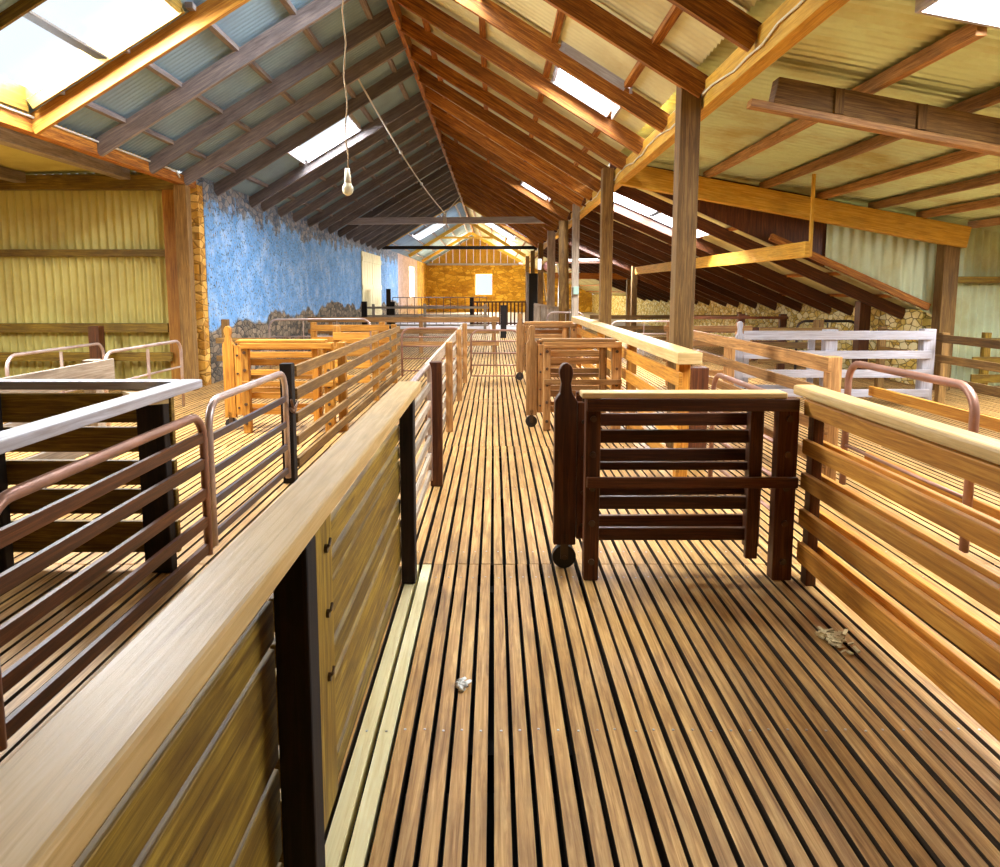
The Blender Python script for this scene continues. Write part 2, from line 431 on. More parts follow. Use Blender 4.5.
def side_iron(x, y0, y1, zt):
    mb = MB(); m = int((y1 - y0) / .12 * 6)
    for i in range(m):
        a, b = y0 + (y1 - y0) * i / m, y0 + (y1 - y0) * (i + 1) / m
        ca, cb_ = .015 * math.sin(2 * math.pi * a / .12), .015 * math.sin(2 * math.pi * b / .12)
        mb.quad((x + ca, a, -.1), (x + cb_, b, -.1), (x + cb_, b, zt), (x + ca, a, zt))
    return mb
struct('wall_left_side', side_iron(-9.48, -2.4, 10.8, z_annex(-9.48)), M_IRON_OLIVE)
struct('wall_right_side', side_iron(9.78, -2.4, 11.0, z_lean(9.78)), M_IRON_GREEN)
struct('wall_front', MB().box((-9.5, -2.5, -.05), (9.8, -2.3, 5.3)), W['dark'])
# left stone wall with a window slot, far part with painted pink light
wy0, wy1, wz0, wz1 = 38.2, 40.4, 1.1, 2.7
wl_ = MB().box((-5.0, 11.2, -.05), (-4.42, 33.5, LZ - .02))
wall_left = struct('wall_left', wl_, M_BLUEWALL)
w2 = MB()
w2.box((-5.0, 33.5, -.05), (-4.44, wy0, LZ)); w2.box((-5.0, wy1, -.05), (-4.44, 42.0, LZ))
w2.box((-5.0, wy0, -.05), (-4.44, wy1, wz0)); w2.box((-5.0, wy0, wz1), (-4.44, wy1, LZ))
struct('wall_left_far', w2, M_PINKWALL)
struct('wall_left_corner', MB().box((-5.0, 42.0, -.05), (-4.44, Y_END, LZ)), M_YSTONE)  # yellow window light on the corner, put in as yellow stone
struct('wall_left_end', MB().box((-5.0, 11.0, -.05), (-4.43, 11.2, 3.02)), M_END)
wx0, wx1, bz0, bz1 = -1.27, -.07, 1.1, 2.56
w3 = MB()
w3.box((-5, Y_END, -.05), (wx0, Y_END + .5, 3.14)); w3.box((wx1, Y_END, -.05), (WX, Y_END + .5, 3.14))
w3.box((wx0, Y_END, -.05), (wx1, Y_END + .5, bz0)); w3.box((wx0, Y_END, bz1), (wx1, Y_END + .5, 3.14))
struct('wall_back', w3, M_YSTONE)
gb = MB(); x = -4.5
while x < 1.6:
    x2 = min(x + .45, 1.65)
    zt = lambda q: min(z_left(q), z_right(q)) - .01
    gb.prism([(x, 3.14), (x2 - .02, 3.14), (x2 - .02, zt(x2)), ] + ([(RX, RZ - .01)] if x < RX < x2 else []) + [(x, zt(x))], (0, Y_END + .1, 0), (1, 0, 0), (0, 0, 1), (0, 1, 0), .04)
    x = x2
struct('wall_back_gable', gb, W['plate'])
struct('trim_gable', MB().box((-4.5, Y_END - .08, 3.08), (1.6, Y_END, 3.2)), W['white'])
struct('wall_right', MB().box((WX, 10.95, -.05), (WX + .45, Y_END, 1.16)), M_STONE)
def winlight(name, loc, rot, sx, sy, e, col):
    L = bpy.data.lights.new(name, 'AREA'); L.shape = 'RECTANGLE'; L.size = sx; L.size_y = sy; L.energy = e; L.color = col
    o = bpy.data.objects.new(name, L); C.objects.link(o); o.location = loc; o.rotation_euler = rot; tag(o, kind='helper'); return o
def wframe(i, fr, pane):
    f = struct(f'window_{i}', fr, W['plate']); struct('window_pane', pane, M_GLASS, f)
fr = MB()
for xx in (wx0 + .03, wx1 - .03): fr.box((xx - .03, Y_END + .1, bz0), (xx + .03, Y_END + .2, bz1))
for zz in (bz0 + .03, bz1 - .03): fr.box((wx0, Y_END + .1, zz - .03), (wx1, Y_END + .2, zz + .03))
wframe(15, fr, MB().quad((wx0, Y_END + .15, bz0), (wx1, Y_END + .15, bz0), (wx1, Y_END + .15, bz1), (wx0, Y_END + .15, bz1)))
winlight('window_sky_back', ((wx0 + wx1) / 2, Y_END + .6, (bz0 + bz1) / 2), (math.radians(-90), 0, 0), 1.3, 1.6, 1300, (1, .86, .55))
fr = MB()
for yy in (wy0 + .03, wy1 - .03): fr.box((-4.9, yy - .03, wz0), (-4.8, yy + .03, wz1))
for zz in (wz0 + .03, wz1 - .03): fr.box((-4.9, wy0, zz - .03), (-4.8, wy1, zz + .03))
wframe(16, fr, MB().quad((-4.85, wy0, wz0), (-4.85, wy1, wz0), (-4.85, wy1, wz1), (-4.85, wy0, wz1)))
winlight('window_sky_side', (-5.2, (wy0 + wy1) / 2, (wz0 + wz1) / 2), (0, math.radians(-90), 0), 1.7, 2.3, 1500, (1, .84, .52))
# plank door in the blue wall
dr = thing('door_1', None, None, (-4.45, 26.0, .45)); tag(dr, kind='structure')
for a, b in ((24.2, 26.2), (26.24, 28.2)):
    lf = MB(); n = 4
    for k in range(n):
        u0 = a + (b - a) * k / n
        lf.box((-4.415, u0, .35), (-4.385, u0 + (b - a) / n - .02, 2.75))
    d_ = struct('door_leaf', lf, W['pale'], dr)
    br = MB()
    for zz in (.6, 1.55, 2.5): br.box((-4.385, a, zz - .08), (-4.36, b, zz + .08))
    struct('door_brace', br, W['pale'], d_)

# ------------------------------------------------------------------ building posts, beams, rafters
ORD = ['first', 'second', 'third', 'fourth', 'fifth', 'sixth', 'seventh', 'eighth', 'ninth', 'tenth', 'eleventh', 'twelfth', 'thirteenth', 'fourteenth',
       'fifteenth', 'sixteenth', 'seventeenth', 'eighteenth', 'nineteenth', 'twentieth', 'twenty-first', 'twenty-second', 'twenty-third', 'twenty-fourth', 'twenty-fifth', 'twenty-sixth',
       'twenty-seventh', 'twenty-eighth', 'twenty-ninth', 'thirtieth']
def single(name, mb, mat, label, cat, group=None, bevel=0, smooth=False):
    return tag(mb.build(name, mat, None, bevel, smooth), label, cat, group)
G = 'posts carrying the roof plate'
single('timber_post', MB().box((1.55, 6.2, 0), (1.72, 6.38, 3.24)), W['post'], 'tall square roof post nearest the camera with a bright lit edge', 'post', G, .008)
single('timber_post', MB().box((1.56, 10.6, 0), (1.725, 10.78, 3.2)), W['post'], 'square roof post second along the plate from the tall nearest one', 'post', G, .008)
single('timber_post', MB().box((1.59, 14.75, 0), (1.725, 14.9, 3.18)), W['grey'], 'grey roof post carrying the small green meter box', 'post', G, .006)
single('timber_post', MB().tube([(1.66, 17.0, 0), (1.64, 17.0, 1.2), (1.61, 17.0, 3.05)], [.14, .12, .11], 12), W['post'], 'thick round log roof post beside the grey meter post', 'post', G, smooth=True)
single('timber_post', MB().box((1.50, 20.4, 0), (1.712, 20.56, 3.1)), W['grey'], 'wide pale slab roof post behind the round log post', 'post', G)
for k, (yy, lab) in enumerate(((25.4, 'slim roof post beside the hanging pink motor'), (30.6, 'orange roof post at the near edge of the yellow end wall'), (35.5, 'farthest thin roof post against the yellow end wall'))):
    single('timber_post', MB().box((1.54, yy, 0), (1.72, yy + .18, 3.1)), W['post'], lab, 'post', G)
single('timber_post', MB().box((-4.54, 10.42, 0), (-4.36, 10.58, 2.94)), W['post'], 'tall dark post at the near end of the blue stone wall', 'post', None, .008)
single('timber_post', MB().box((6.46, 10.45, 0), (6.68, 10.66, 2.18)), W['post'], 'thick outer post at the edge of the corrugated iron wall', 'post', None, .008)
single('timber_post', MB().box((6.08, 12.0, 0), (6.26, 12.18, z_steep(6.17) - .1)), W['dark'], 'short dark post before the rubble stone wall', 'post')
single('timber_post', MB().box((3.9, 20.5, 0), (4.05, 20.65, z_steep(3.97) - .1)), W['post'], 'brown post under the low roof behind the tall nearest post', 'post')
single('timber_post', MB().box((4.5, 24.5, 0), (4.72, 24.7, z_steep(4.6) - .15)), W['post'], 'squat post holding the low cross beam near the yellow stones', 'post')
# corner strip and girts of the left iron wall
single('corner_plank', MB().box((-4.80, 10.64, 0), (-4.60, 10.74, 2.92)), W['orange'], 'upright orange plank closing the corrugated wall beside the dark post', 'plank')
gi = 'horizontal girts across the olive corrugated wall'
single('wall_girt', MB().box((-9.4, 10.66, 1.95), (-4.81, 10.75, 2.05)), W['olive'], 'upper horizontal girt across the olive corrugated iron wall', 'girt', gi)
single('wall_girt', MB().box((-9.4, 10.62, .84), (-4.81, 10.75, .97)), W['olive'], 'lower horizontal girt across the olive corrugated iron wall', 'girt', gi)
single('wall_header', MB().box((-9.4, 10.6, 2.90), (-4.56, 10.75, 3.1)), W['olive'], 'header timber along the top of the olive corrugated wall', 'beam')
gi = 'rails on the pale corrugated wall'
single('wall_girt', MB().box((6.8, 10.8, 1.56), (9.9, 10.92, 1.66)), W['olive'], 'single girt across the pale corrugated wall by the outer post', 'girt')
# plates
single('wall_plate', MB().box((1.74, YN, 2.96), (1.86, 44, 3.18)), W['plate'], 'long bright yellow roof plate running over the tall posts', 'beam', None, .006)
single('eave_plate', MB().box((-4.52, YN, 2.95), (-4.40, 10.9, 3.08)), W['roof'], 'reddish eave plate under the big skylight ending at the dark corner post', 'beam', None, .006)
single('conduit_pipe', MB().tube([(-4.385, YN, 3.09), (-4.385, 10.2, 3.09), (-4.385, 10.3, 3.02)], .012, 8), M_WHITE, 'thin white conduit running along the eave plate below the big skylight', 'pipe')
cb = MB(); pts = []
for i in range(160):
    y = i * .27; pts.append((1.727 + .002 * math.sin(i * 1.3), y, 3.05 + .025 * math.sin(i * .9) + .012 * math.sin(i * 2.7)))
cb.tube(pts, .009, 6)
single('power_cable', cb, M_CABLE, 'pale power cable stapled along the yellow roof plate', 'cable', smooth=True)
# tie beams across the lean-to
def lb(y, x0, x1, ztop, h, w):
    return MB().bar((x0, y, ztop - .18 * (x0 - 2.98) - h / 2), (x1, y, ztop - .18 * (x1 - 2.98) - h / 2), w, h)
t = thing('roof_beam', 'heavy dark beam across the near lean-to roof with pale ledge', 'beam', (2, 5.9, 2.9))
lb(5.9, 2.2, 9.7, 2.97, .20, .14).build('beam_timber', W['post'], t, .008)
lb(5.86, 2.0, 6.2, 2.765, .06, .10).build('ledge_timber', W['warm'], t, .006)
bl = MB()
for xx in (2.65, 3.3): bl.box((xx, 5.80, 2.765 - .18 * (xx - 2.98)), (xx + .07, 5.828, 2.95 - .18 * (xx - 2.98)))
bl.build('cleats', W['post'], t)
single('roof_beam', lb(10.45, 1.8, 6.75, 3.03, .30, .14), W['plate'], 'long yellow beam from the second roof post down to the thick outer post', 'beam', None, .008)
single('sloping_strut', MB().bar((4.05, 10.72, z_steep(4.05) - .05), (6.44, 10.72, z_steep(6.44) - .05), .07, .10), W['roof'], 'thin sloping strut under the yellow beam below the corrugated wedge', 'strut')
gp = 'purlins of the lean-to roof'
for k, (x, lab) in enumerate(((2.1, 'broken purlin beside the yellow plate at the top of the lean-to'), (3.02, 'lean-to roof purlin, second below the yellow plate'), (3.83, 'lean-to roof purlin, third below the yellow plate, strung with white cobweb'),
                 (4.65, 'lean-to roof purlin, fourth below the yellow plate'), (5.4, 'lean-to roof purlin, fifth below the yellow plate'), (6.1, 'lean-to roof purlin, sixth below the yellow plate'), (6.85, 'lowest lean-to roof purlin, ending above the thick outer post'))):
    hs = [h for h in H('n') if h[0] - .08 < x < h[1] + .08]
    m_ = MB(); ya = YN
    if hs: ya = hs[0][3] + .08
    m_.bar((x, ya, z_lean(x) - .075), (x, 10.55, z_lean(x) - .075), .07, .10)
    single('roof_purlin', m_, W['warm'], lab, 'purlin', gp, .004)
for x, lab in ((-5.3, 'flat annex roof beam next to the reddish eave plate'), (-6.8, 'flat annex roof beam farthest from the eave plate')):
    m_ = MB().box((x - .08, 6.3 if x < -5.8 else YN, z_annex(x) - .16), (x + .08, 10.6, z_annex(x) - .012))
    single('annex_beam', m_, W['grey'], lab, 'beam', 'beams under the annex roof', .006)
# tie beams across the nave
single('tie_beam', MB().bar((-4.36, 20, 3.32), (1.72, 20, 3.36), .16, .17), W['white'], 'whitish tie beam across the roof tied with the hanging wire', 'beam', None, .01)
single('tie_beam', MB().bar((-4.4, 28.8, 3.12), (1.7, 28.8, 3.12), .12, .13), W['black'], 'dark tie beam across the roof beyond the whitish one', 'beam')
# trusses of the far bay
def truss(y, xa, xb, z0, za, lab, mat):
    t = thing('roof_truss', lab, 'truss', ((xa + xb) / 2, y, z0), 'trusses of the far bay')
    xm = (xa + xb) / 2
    for sgn, xx in ((-1, xa), (1, xb)):
        MB().bar((xx, y, z0), (xm, y, za), .08, .16).build('principal', mat, t)
    f = .55
    MB().bar((xa + (xm - xa) * f, y, z0 + (za - z0) * f - .05), (xb + (xm - xb) * f, y, z0 + (za - z0) * f - .05), .06, .1).build('collar', mat, t)
    return t
truss(28.9, -4.35, 1.65, 3.2, 4.98, 'near yellow truss standing on the dark tie beam', W['plate'])
truss(36.0, -4.2, 1.55, 3.12, 4.85, 'middle yellow truss of the far bay', W['plate'])
truss(42.5, -4.2, 1.55, 3.12, 4.75, 'farthest yellow truss before the plank gable', W['plate'])
# common rafters
def rafters(zf, xa, xb, ys, holes, place, group, mat):
    n = 0
    for y in ys:
        if any(h[2] - .08 < y < h[3] + .08 for h in holes):
            h = [h for h in holes if h[2] - .08 < y < h[3] + .08][0]
            y = h[2] - .1 if y - h[2] < h[3] - y else h[3] + .1
        jy = rnd.uniform(-.06, .06) if not any(abs(y - h[2]) < .2 or abs(y - h[3]) < .2 for h in holes) else 0
        m_ = MB().bar((xa, y + jy, zf(xa) - .155), (xb, y + jy, zf(xb) - .155), .055, .18)
        single('roof_rafter', m_, W['orange'] if (zf is z_left and n == 1) else mat, f'{ORD[n]} rafter of the {place}, counted from the near end', 'rafter', group)  # skylight glow on one left rafter is put in as orange timber
        n += 1
YS = [1.7 + 1.12 * i for i in range(24)]
rafters(z_left, LX, RX, [4.9, 7.12] + [8.3 + 1.13 * i for i in range(18)], H('l'), 'roof slope above the blue wall', 'rafters above the blue wall', W['ltroof'])
rafters(z_right, RX, PX + .05, [5.0, 6.2, 7.35] + [8.7 + 1.1 * i for i in range(18)], H('r'), 'orange roof slope above the tall posts', 'rafters above the tall posts', W['roof'])
rafters(z_steep, PX, WX, [11.4 + 1.3 * i for i in range(16)], H('s'), 'low dark roof above the rubble wall', 'rafters above the rubble wall', W['dark'])

# low cross beam, hung plank
t = thing('hanging_plank', 'long yellow plank hung under the roof from an upright hanger', 'plank', (3.95, 9.2, 2.0))
MB().bar((3.95, 9.2, 1.97), (3.95, 20.2, 1.99), .06, .20).build('plank_board', W['plate'], t, .006)
MB().box((3.985, 9.22, 1.88), (4.02, 9.26, 2.90)).build('hanger', W['plate'], t)
single('cross_beam', MB().bar((1.85, 24.6, 1.95), (5.3, 24.6, 1.9), .14, .2), W['roof'], 'low cross beam under the dark roof behind the roof posts', 'beam')
t = thing('pipe_rack', 'shelf of white pipe offcuts under the dark roof behind the posts', 'rack', (2.2, 22, 2.3))
MB().box((1.85, 21.8, 2.26), (4.1, 22.2, 2.3)).build('shelf', W['dark'], t)
for k in range(4): MB().tube([(2.1 + .15 * k, 21.85 + .1 * k, 2.34), (3.1 + .3 * k, 21.85 + .1 * k, 2.36)], .035, 8).build('pipe', M_WHITE, t)

# ------------------------------------------------------------------ hanging lamp, wire
t = thing('pendant_bulb', 'bare light bulb hanging on a long cord from the ridge', 'lamp', (-1.19, 6.0, 4.9))
pts = [(-1.19 + .012 * math.sin(i * 1.7), 6.0, 4.9 - i * (4.9 - 2.42) / 20) for i in range(21)]
MB().tube(pts, .006, 6).build('cord', plain('cord_sheath', (.42, .28, .14)), t, smooth=True)
MB().tube([(-1.19, 6, 2.44), (-1.19, 6, 2.35), (-1.19, 6, 2.31)], [.018, .028, .030], 12).build('socket', M_CABLE, t, smooth=True)
bp = []; br_ = []
for i in range(13):
    a = math.pi * i / 12; bp.append((-1.19, 6, 2.275 + .052 * math.cos(a) + (.02 if i < 3 else 0))); br_.append(max(.003, .046 * math.sin(a)) if i > 2 else max(.02, .046 * math.sin(a)))
MB().tube(bp, br_, 14).build('bulb', plain('bulb_glass', (.85, .78, .55), .25), t, smooth=True)
wr = MB(); a, b = V((-1.92, 10.6, 4.42)), V((-1.33, 19.92, 3.52))
pts = [a.lerp(b, i / 24) + V((0, 0, -.15 * math.sin(math.pi * i / 24))) for i in range(25)]
t = thing('stay_wire', 'pale stay wire slung from the bluish roof slope to the whitish tie beam', 'wire', tuple(b))
wr.tube(pts, .013, 6).build('wire', M_WHITE, t, smooth=True)
MB().tube([tuple(b), (-.9, 19.95, 4.0)], .012, 6).build('branch_wire', M_WHITE, t)
kn = MB()
for f in (.35, .62): p = pts[int(24 * f)]; kn.tube([p - V((0, .06, 0)), p, p + V((0, .06, 0))], [.01, .035, .01], 8)
kn.build('wire_knots', M_WHITE, t, smooth=True)
lp = MB()
for r_ in (0, .05, -.05):
    lp.tube([(-1.33 + r_ * .6, 19.9, 3.55), (-1.34 + r_ * .7, 19.9, 3.3), (-1.33 + r_, 19.9, 3.05 + abs(r_))], .012, 6)
lp.build('loose_tails', M_CABLE, t)

# ------------------------------------------------------------------ fences and gates
def along(A, B):
    A, B = V((A[0], A[1], 0)), V((B[0], B[1], 0)); d = B - A; L = d.length; d.normalize()
    n = V((d.y, -d.x, 0))   # to the side of travel (right-hand)
    return A, d, n, L
def fence(name, label, cat, A, B, posts, rails, mat='warm', pmat=None, pw=.09, pd=.09, ptop=.93, rt=.03, off=None, cap=None, capmat='cap', group=None, side=1, both=False, bolts=False, bevel=.004, pz=0, ext=0):
    """posts: distances along A>B; rails: (z centre, height); boards on the side `side` of the posts"""
    A, d, n, L = along(A, B); n = n * side
    t = thing(name, label, cat, tuple(A), group)
    Mx = Matrix((d, n, V((0, 0, 1)))).transposed().to_4x4(); Mx.translation = A
    for p in posts:
        if isinstance(p, tuple): p, top = p
        else: top = ptop + rnd.uniform(-.01, .01)
        ob = MB().box((p - pw / 2, -pd / 2, pz), (p + pw / 2, pd / 2, top), Mx).build('post', W[pmat or mat], t, bevel)
        if bolts:
            bm_ = MB()
            for z, h in rails:
                c = Mx @ V((p, pd / 2 + .004, z)); c2 = Mx @ V((p, -pd / 2 - .004, z))
                bm_.disc(c, n, .013, .012, 8); bm_.disc(c2, n, .013, .012, 8)
            bm_.build('bolts', M_BOLT, ob)
    for z, h in rails:
        sides = (1, -1) if both else (1,)
        for s_ in sides:
            y0 = s_ * (pd / 2 + .002); y1 = s_ * (pd / 2 + rt)
            j = rnd.uniform(-.004, .004)
            MB().box((-.02 - ext, min(y0, y1), z - h / 2 + j), (L + .02 + ext, max(y0, y1), z + h / 2 + j), Mx).build('rail', W[mat], t, bevel)
    if cap:
        w, h, zt, o_ = cap
        MB().box((-.04 - ext, o_ - w / 2, zt - h), (L + .04 + ext, o_ + w / 2, zt), Mx).build('cap_rail', W[capmat], t, bevel * 1.5)
    return t
def arc(c, r, a0, a1, u, n_=6):
    return [V(c) + u * (r * math.cos(a0 + (a1 - a0) * i / n_)) + V((0, 0, r * math.sin(a0 + (a1 - a0) * i / n_))) for i in range(n_ + 1)]
def tube_gate(label, A, B, ztop, rails, mat=M_TUBE, r=.02, name='tube_gate', flat=False, z0=.06, group=None, mids=1, railmat=None, R=.14, rr=.012):
    A, d, n, L = along(A, B)
    t = thing(name, label, 'gate', tuple(A), group)
    pts = [A + V((0, 0, z0))] + arc(A + d * R + V((0, 0, ztop - R)), R, math.pi, math.pi / 2, d) + arc(A + d * (L - R) + V((0, 0, ztop - R)), R, math.pi / 2, 0, d) + [A + d * L + V((0, 0, z0))]
    MB().tube(pts, r, 10).build('frame', mat, t, smooth=True)
    for z in rails:
        m_ = MB()
        if flat: m_.bar(A + V((0, 0, z)), A + d * L + V((0, 0, z)), .02, flat)
        else: m_.tube([A + V((0, 0, z)), A + d * L + V((0, 0, z))], rr, 8)
        m_.build('rail', railmat or mat, t, smooth=not flat)
    for k in range(mids):
        q = A + d * (L * (k + 1) / (mids + 1)) + n * .012
        MB().bar(q + V((0, 0, z0)), q + V((0, 0, ztop - .03)), .03, .012, up=d).build('upright', mat, t)
    return t
def wheel_gate(label, A, B, zs, h, ztop, mat='dark', knob=True, group=None, sw=.10, rt=.03, wr_=.062, z0=.13):
    """rolling pen gate: shaped stile with a wheel at A, plain stile at B, boards between"""
    A, d, n, L = along(A, B)
    t = thing('wheel_gate', label, 'gate', tuple(A), group)
    Mx = Matrix((d, n, V((0, 0, 1)))).transposed().to_4x4(); Mx.translation = A
    w = sw / 2
    out = [(-w, z0), (w, z0), (w, ztop - .19), (.55 * w, ztop - .15), (.42 * w, ztop - .10)] + [(.62 * w * math.cos(a), ztop - .045 + .05 * math.sin(a)) for a in [x * math.pi / 8 for x in range(-1, 10)]] + [(-.42 * w, ztop - .10), (-.55 * w, ztop - .15), (-w, ztop - .19)]
    st = MB().prism(out, A - n * .03, d, (0, 0, 1), n, .06).build('shaped_stile', W[mat], t, .004)
    MB().disc(A + d * .0 + V((0, 0, z0 - .06 + .062 - .002)) * 1 - n * .0 + V((0, 0, -z0 + wr_)), n, wr_, .04, 24).build('wheel', M_RUBBER, t)
    MB().disc(A + V((0, 0, wr_)), n, .013, .07, 10).build('axle', M_BOLT, t)
    fk = MB()
    for s_ in (-1, 1): fk.box((-.02, s_ * .026 - .004, wr_ - .01), (.02, s_ * .026 + .004, z0 + .06), Mx)
    fk.build('wheel_fork', M_BOLT, t)
    MB().box((w + .004, -.025, z0 + .03), (w + .075, .025, ztop - .2), Mx).build('stile', W[mat], t, .004)
    MB().box((L - .075, -.025, z0 - .02), (L, .025, ztop - .14), Mx).build('stile', W[mat], t, .004)
    for z in zs:
        MB().box((w + .002, -.03 - rt, z - h / 2), (L, -.03, z + h / 2), Mx).build('rail', W[mat], t, .004)
        for xx in (w + .035, L - .04): MB().disc(Mx @ V((xx, .03, z)), n, .012, .012, 8).build('bolt', M_BOLT, t)
    return t

# --- near race fence on the camera's left: cap, boards, black posts
LG = 'sections of the plank fence beside the aisle'
nb = [(.04, .07), (.2125, .215), (.3875, .075), (.5375, .165), (.6635, .055), (.7575, .077), (.877, .106)]
def plank_run(label, y0, y1, boards, stile=None):
    t = thing('plank_fence', label, 'fence', (-.47, y0, 0), LG)
    for z, h in boards:
        MB().box((-.49, y0, z - h / 2), (-.468, y1, z + h / 2)).build('board', W['olive'], t, .004)
    if stile:
        MB().box((-.466, stile, .03), (-.448, stile + .18, .93)).build('stile', W['olive'], t, .004)
        for z in (.42, .60, .78):
            bo = MB()
            bo.disc((-.447, stile + .10, z), (1, 0, 0), .012, .015, 8)
            bo.tube([(-.445, stile + .10, z), (-.435, stile + .095, z + .012), (-.435, stile + .11, z + .025)], .004, 6)
            bo.build('bolt', M_BOLT, t)
    return t
plank_run('closest stretch of olive plank fence, nearest the lens, under the worn cap', .15, 1.46, [(.105, .19), (.3225, .20), (.5715, .255), (.762, .09), (.877, .11)])
plank_run('olive plank panel with bolted end board between the two black posts', 1.49, 3.5, nb, 1.74)
single('cap_plank', MB().box((-.492, .1, .948), (-.374, 3.68, .994)), W['cap'], 'long pale worn cap plank running along the top of the near plank fence', 'plank', None, .008)
BP = 'black posts of the near plank fence'
single('fence_post', MB().box((-.450, 1.40, 0), (-.378, 1.48, .946)), W['black'], 'black fence post nearest the camera under the pale cap plank', 'post', BP, .006)
single('fence_post', MB().box((-.462, 3.45, 0), (-.392, 3.53, .946)), W['black'], 'black fence post at the far end of the pale cap plank', 'post', BP, .006)
# metal panel from cap end to post 3
tube_gate('slim metal rail gate between the end of the cap plank and the dark post', (-.47, 3.74), (-.47, 5.2), .93, [.12, .25, .38, .51, .64, .77], M_TUBE, .018, flat=.045, railmat=W['grey'], mids=0)
single('fence_post', MB().box((-.475, 5.25, 0), (-.385, 5.34, .935)), W['dark'], 'dark red post where the aisle rail fence begins', 'post', None, .006)
fence('rail_fence', 'five rail fence along the aisle with shade striped posts', 'fence', (-.46, 5.40), (-.46, 11.4), [1.97, 4.07, 5.93], [(.86, .10), (.68, .10), (.50, .09), (.32, .09), (.15, .09)], 'grey', 'warm', pw=.09, pd=.07, side=-1, ptop=.935)
# --- the other side of the race (left): two metal gates, then rail fence
tube_gate('near metal gate with rounded top corner in front of the white capped pen', (-1.52, 2.06), (-1.52, 3.70), .82, [.10, .25, .40, .56, .70], M_RTUBE, .022, flat=.055, railmat=W['dark'], mids=0, name='metal_gate')
tube_gate('metal gate with rounded near corner chained to the dark rail post', (-1.545, 3.84), (-1.545, 5.28), .86, [.12, .30, .47, .66], M_TUBE, .022, flat=.04, railmat=M_DTUBE, mids=0, name='metal_gate')
single('hanging_chain', MB().tube([(-1.49, 5.20, .60), (-1.49, 5.25, .57), (-1.49, 5.33, .59), (-1.49, 5.40, .62)], .012, 6).tube([(-1.492, 5.24, .66), (-1.49, 5.3, .55), (-1.492, 5.36, .57)], .01, 6), M_BOLT, 'short chain fastening the metal gate to the dark rail post', 'chain')
single('fence_post', MB().box((-1.60, 5.33, 0), (-1.51, 5.42, .915)), W['black'], 'dark post where the far metal gate meets the five rail fence', 'post', None, .006)
fence('rail_fence', 'five rail fence with dark undersides leading away behind the dark post', 'fence', (-1.57, 5.46), (-1.57, 11.5), [1.95, 4.05, 5.85], [(.85, .085), (.67, .085), (.49, .075), (.31, .075), (.14, .075)], 'post', 'orange', pw=.09, pd=.08, side=1, ptop=.92)
# --- white capped pen corner
t = thing('pen_corner', 'timber pen corner with white sunlit caps on two sides', 'fence', (-1.75, 3.75, 0))
MB().box((-1.66, 1.2, .945), (-1.55, 3.80, .99)).build('cap_rail', W['white'], t, .006)
MB().box((-3.3, 3.70, .945), (-1.665, 3.80, .99)).build('cap_rail', W['white'], t, .006)
MB().bar((-1.9, 3.72, .93), (-1.6, 3.40, .93), .09, .025).build('corner_brace', W['cap'], t)
for x in (-2.60, -1.74): MB().box((x - .07, 3.59, 0), (x + .07, 3.658, .94)).build('post', W['black'], t, .006)
for z, h in ((.855, .15), (.69, .13), (.515, .13), (.36, .13), (.17, .17)):
    MB().box((-3.3, 3.66, z - h / 2), (-1.66, 3.695, z + h / 2)).build('rail', W['olive'], t, .004)
# --- far left pen pieces
fence('rail_fence', 'broad pinkish board fence before the lower girt of the corrugated wall', 'fence', (-3.0, 3.9), (-3.0, 5.5), [1.45], [(.86, .16), (.6, .12), (.35, .12)], 'grey', ptop=.95, pw=.11)
tube_gate('thin bent tube gate beside the corrugated wall post', (-3.75, 6.9), (-3.75, 8.6), .86, [.30, .55], M_TUBE, .018, mids=1)
tube_gate('bent tube gate at the picture edge before the corrugated wall', (-4.9, 7.2), (-4.9, 9.0), .80, [.3, .55], M_TUBE, .018, mids=1)
single('fence_post', MB().box((-5.75, 10.2, 0), (-5.60, 10.35, .95)), W['dark'], 'squat dark post below the lower girt of the corrugated wall', 'post')
single('ledger_rail', MB().box((-9.4, 10.55, .42), (-4.75, 10.61, .55)), W['olive'], 'low ledger board at the foot of the olive corrugated wall', 'board')
# --- left cross panel at y 7.35 and the one at 9.45
zsR = [.88, .73, .58, .43, .28]
def cross_panel(label, A, B, mat, glabel, gA, gB, gmat, big=False, grp=('cross panels of the pens', 'rolling pen gates'), capm='cap', ptop=.93):
    A_, d, n, L = along(A, B)
    t = thing('pen_fence', label, 'fence', tuple(A_), grp[0])
    Mx = Matrix((d, n, V((0, 0, 1)))).transposed().to_4x4(); Mx.translation = A_
    for p, w in ((0.0, .075), (L, .10)):
        ob = MB().box((p - w / 2, -.04, 0), (p + w / 2, .035, ptop), Mx).build('post', W[mat], t, .006)
        for z in (.1, .30, .48, .65, .83):
            MB().disc(Mx @ V((p, .04, z)), n, .016, .014, 10).build('bolt', M_BOLT, ob)
    ob = MB().box((L - .175, -.036, .10), (L - .115, .0, ptop - .06), Mx).build('upright', W[mat], t, .005)
    for z, h in ((.885, .065), (.725, .065), (.572, .04), (.38, .065), (.215, .065)):
        MB().box((.03, -.075, z - h / 2), (L - .10, -.042, z + h / 2), Mx).build('rail', W[mat], t, .004)
    MB().box((-.035, .036, ptop - .06), (L + .04, .055, ptop), Mx).build('top_rail', W[mat], t, .004)
    MB().box((-.03, .037, .485), (L + .05, .06, .54), Mx).build('middle_rail', W[mat], t, .004)
    MB().box((-.06, -.06, ptop + .003), (L - .02, .055, ptop + .032), Mx).build('cap_rail', W[capm], t, .006)
    wheel_gate(glabel, gA, gB, [.90, .785, .595, .41, .235] , .065, 1.085, gmat, sw=.115, group=grp[1])
    return t
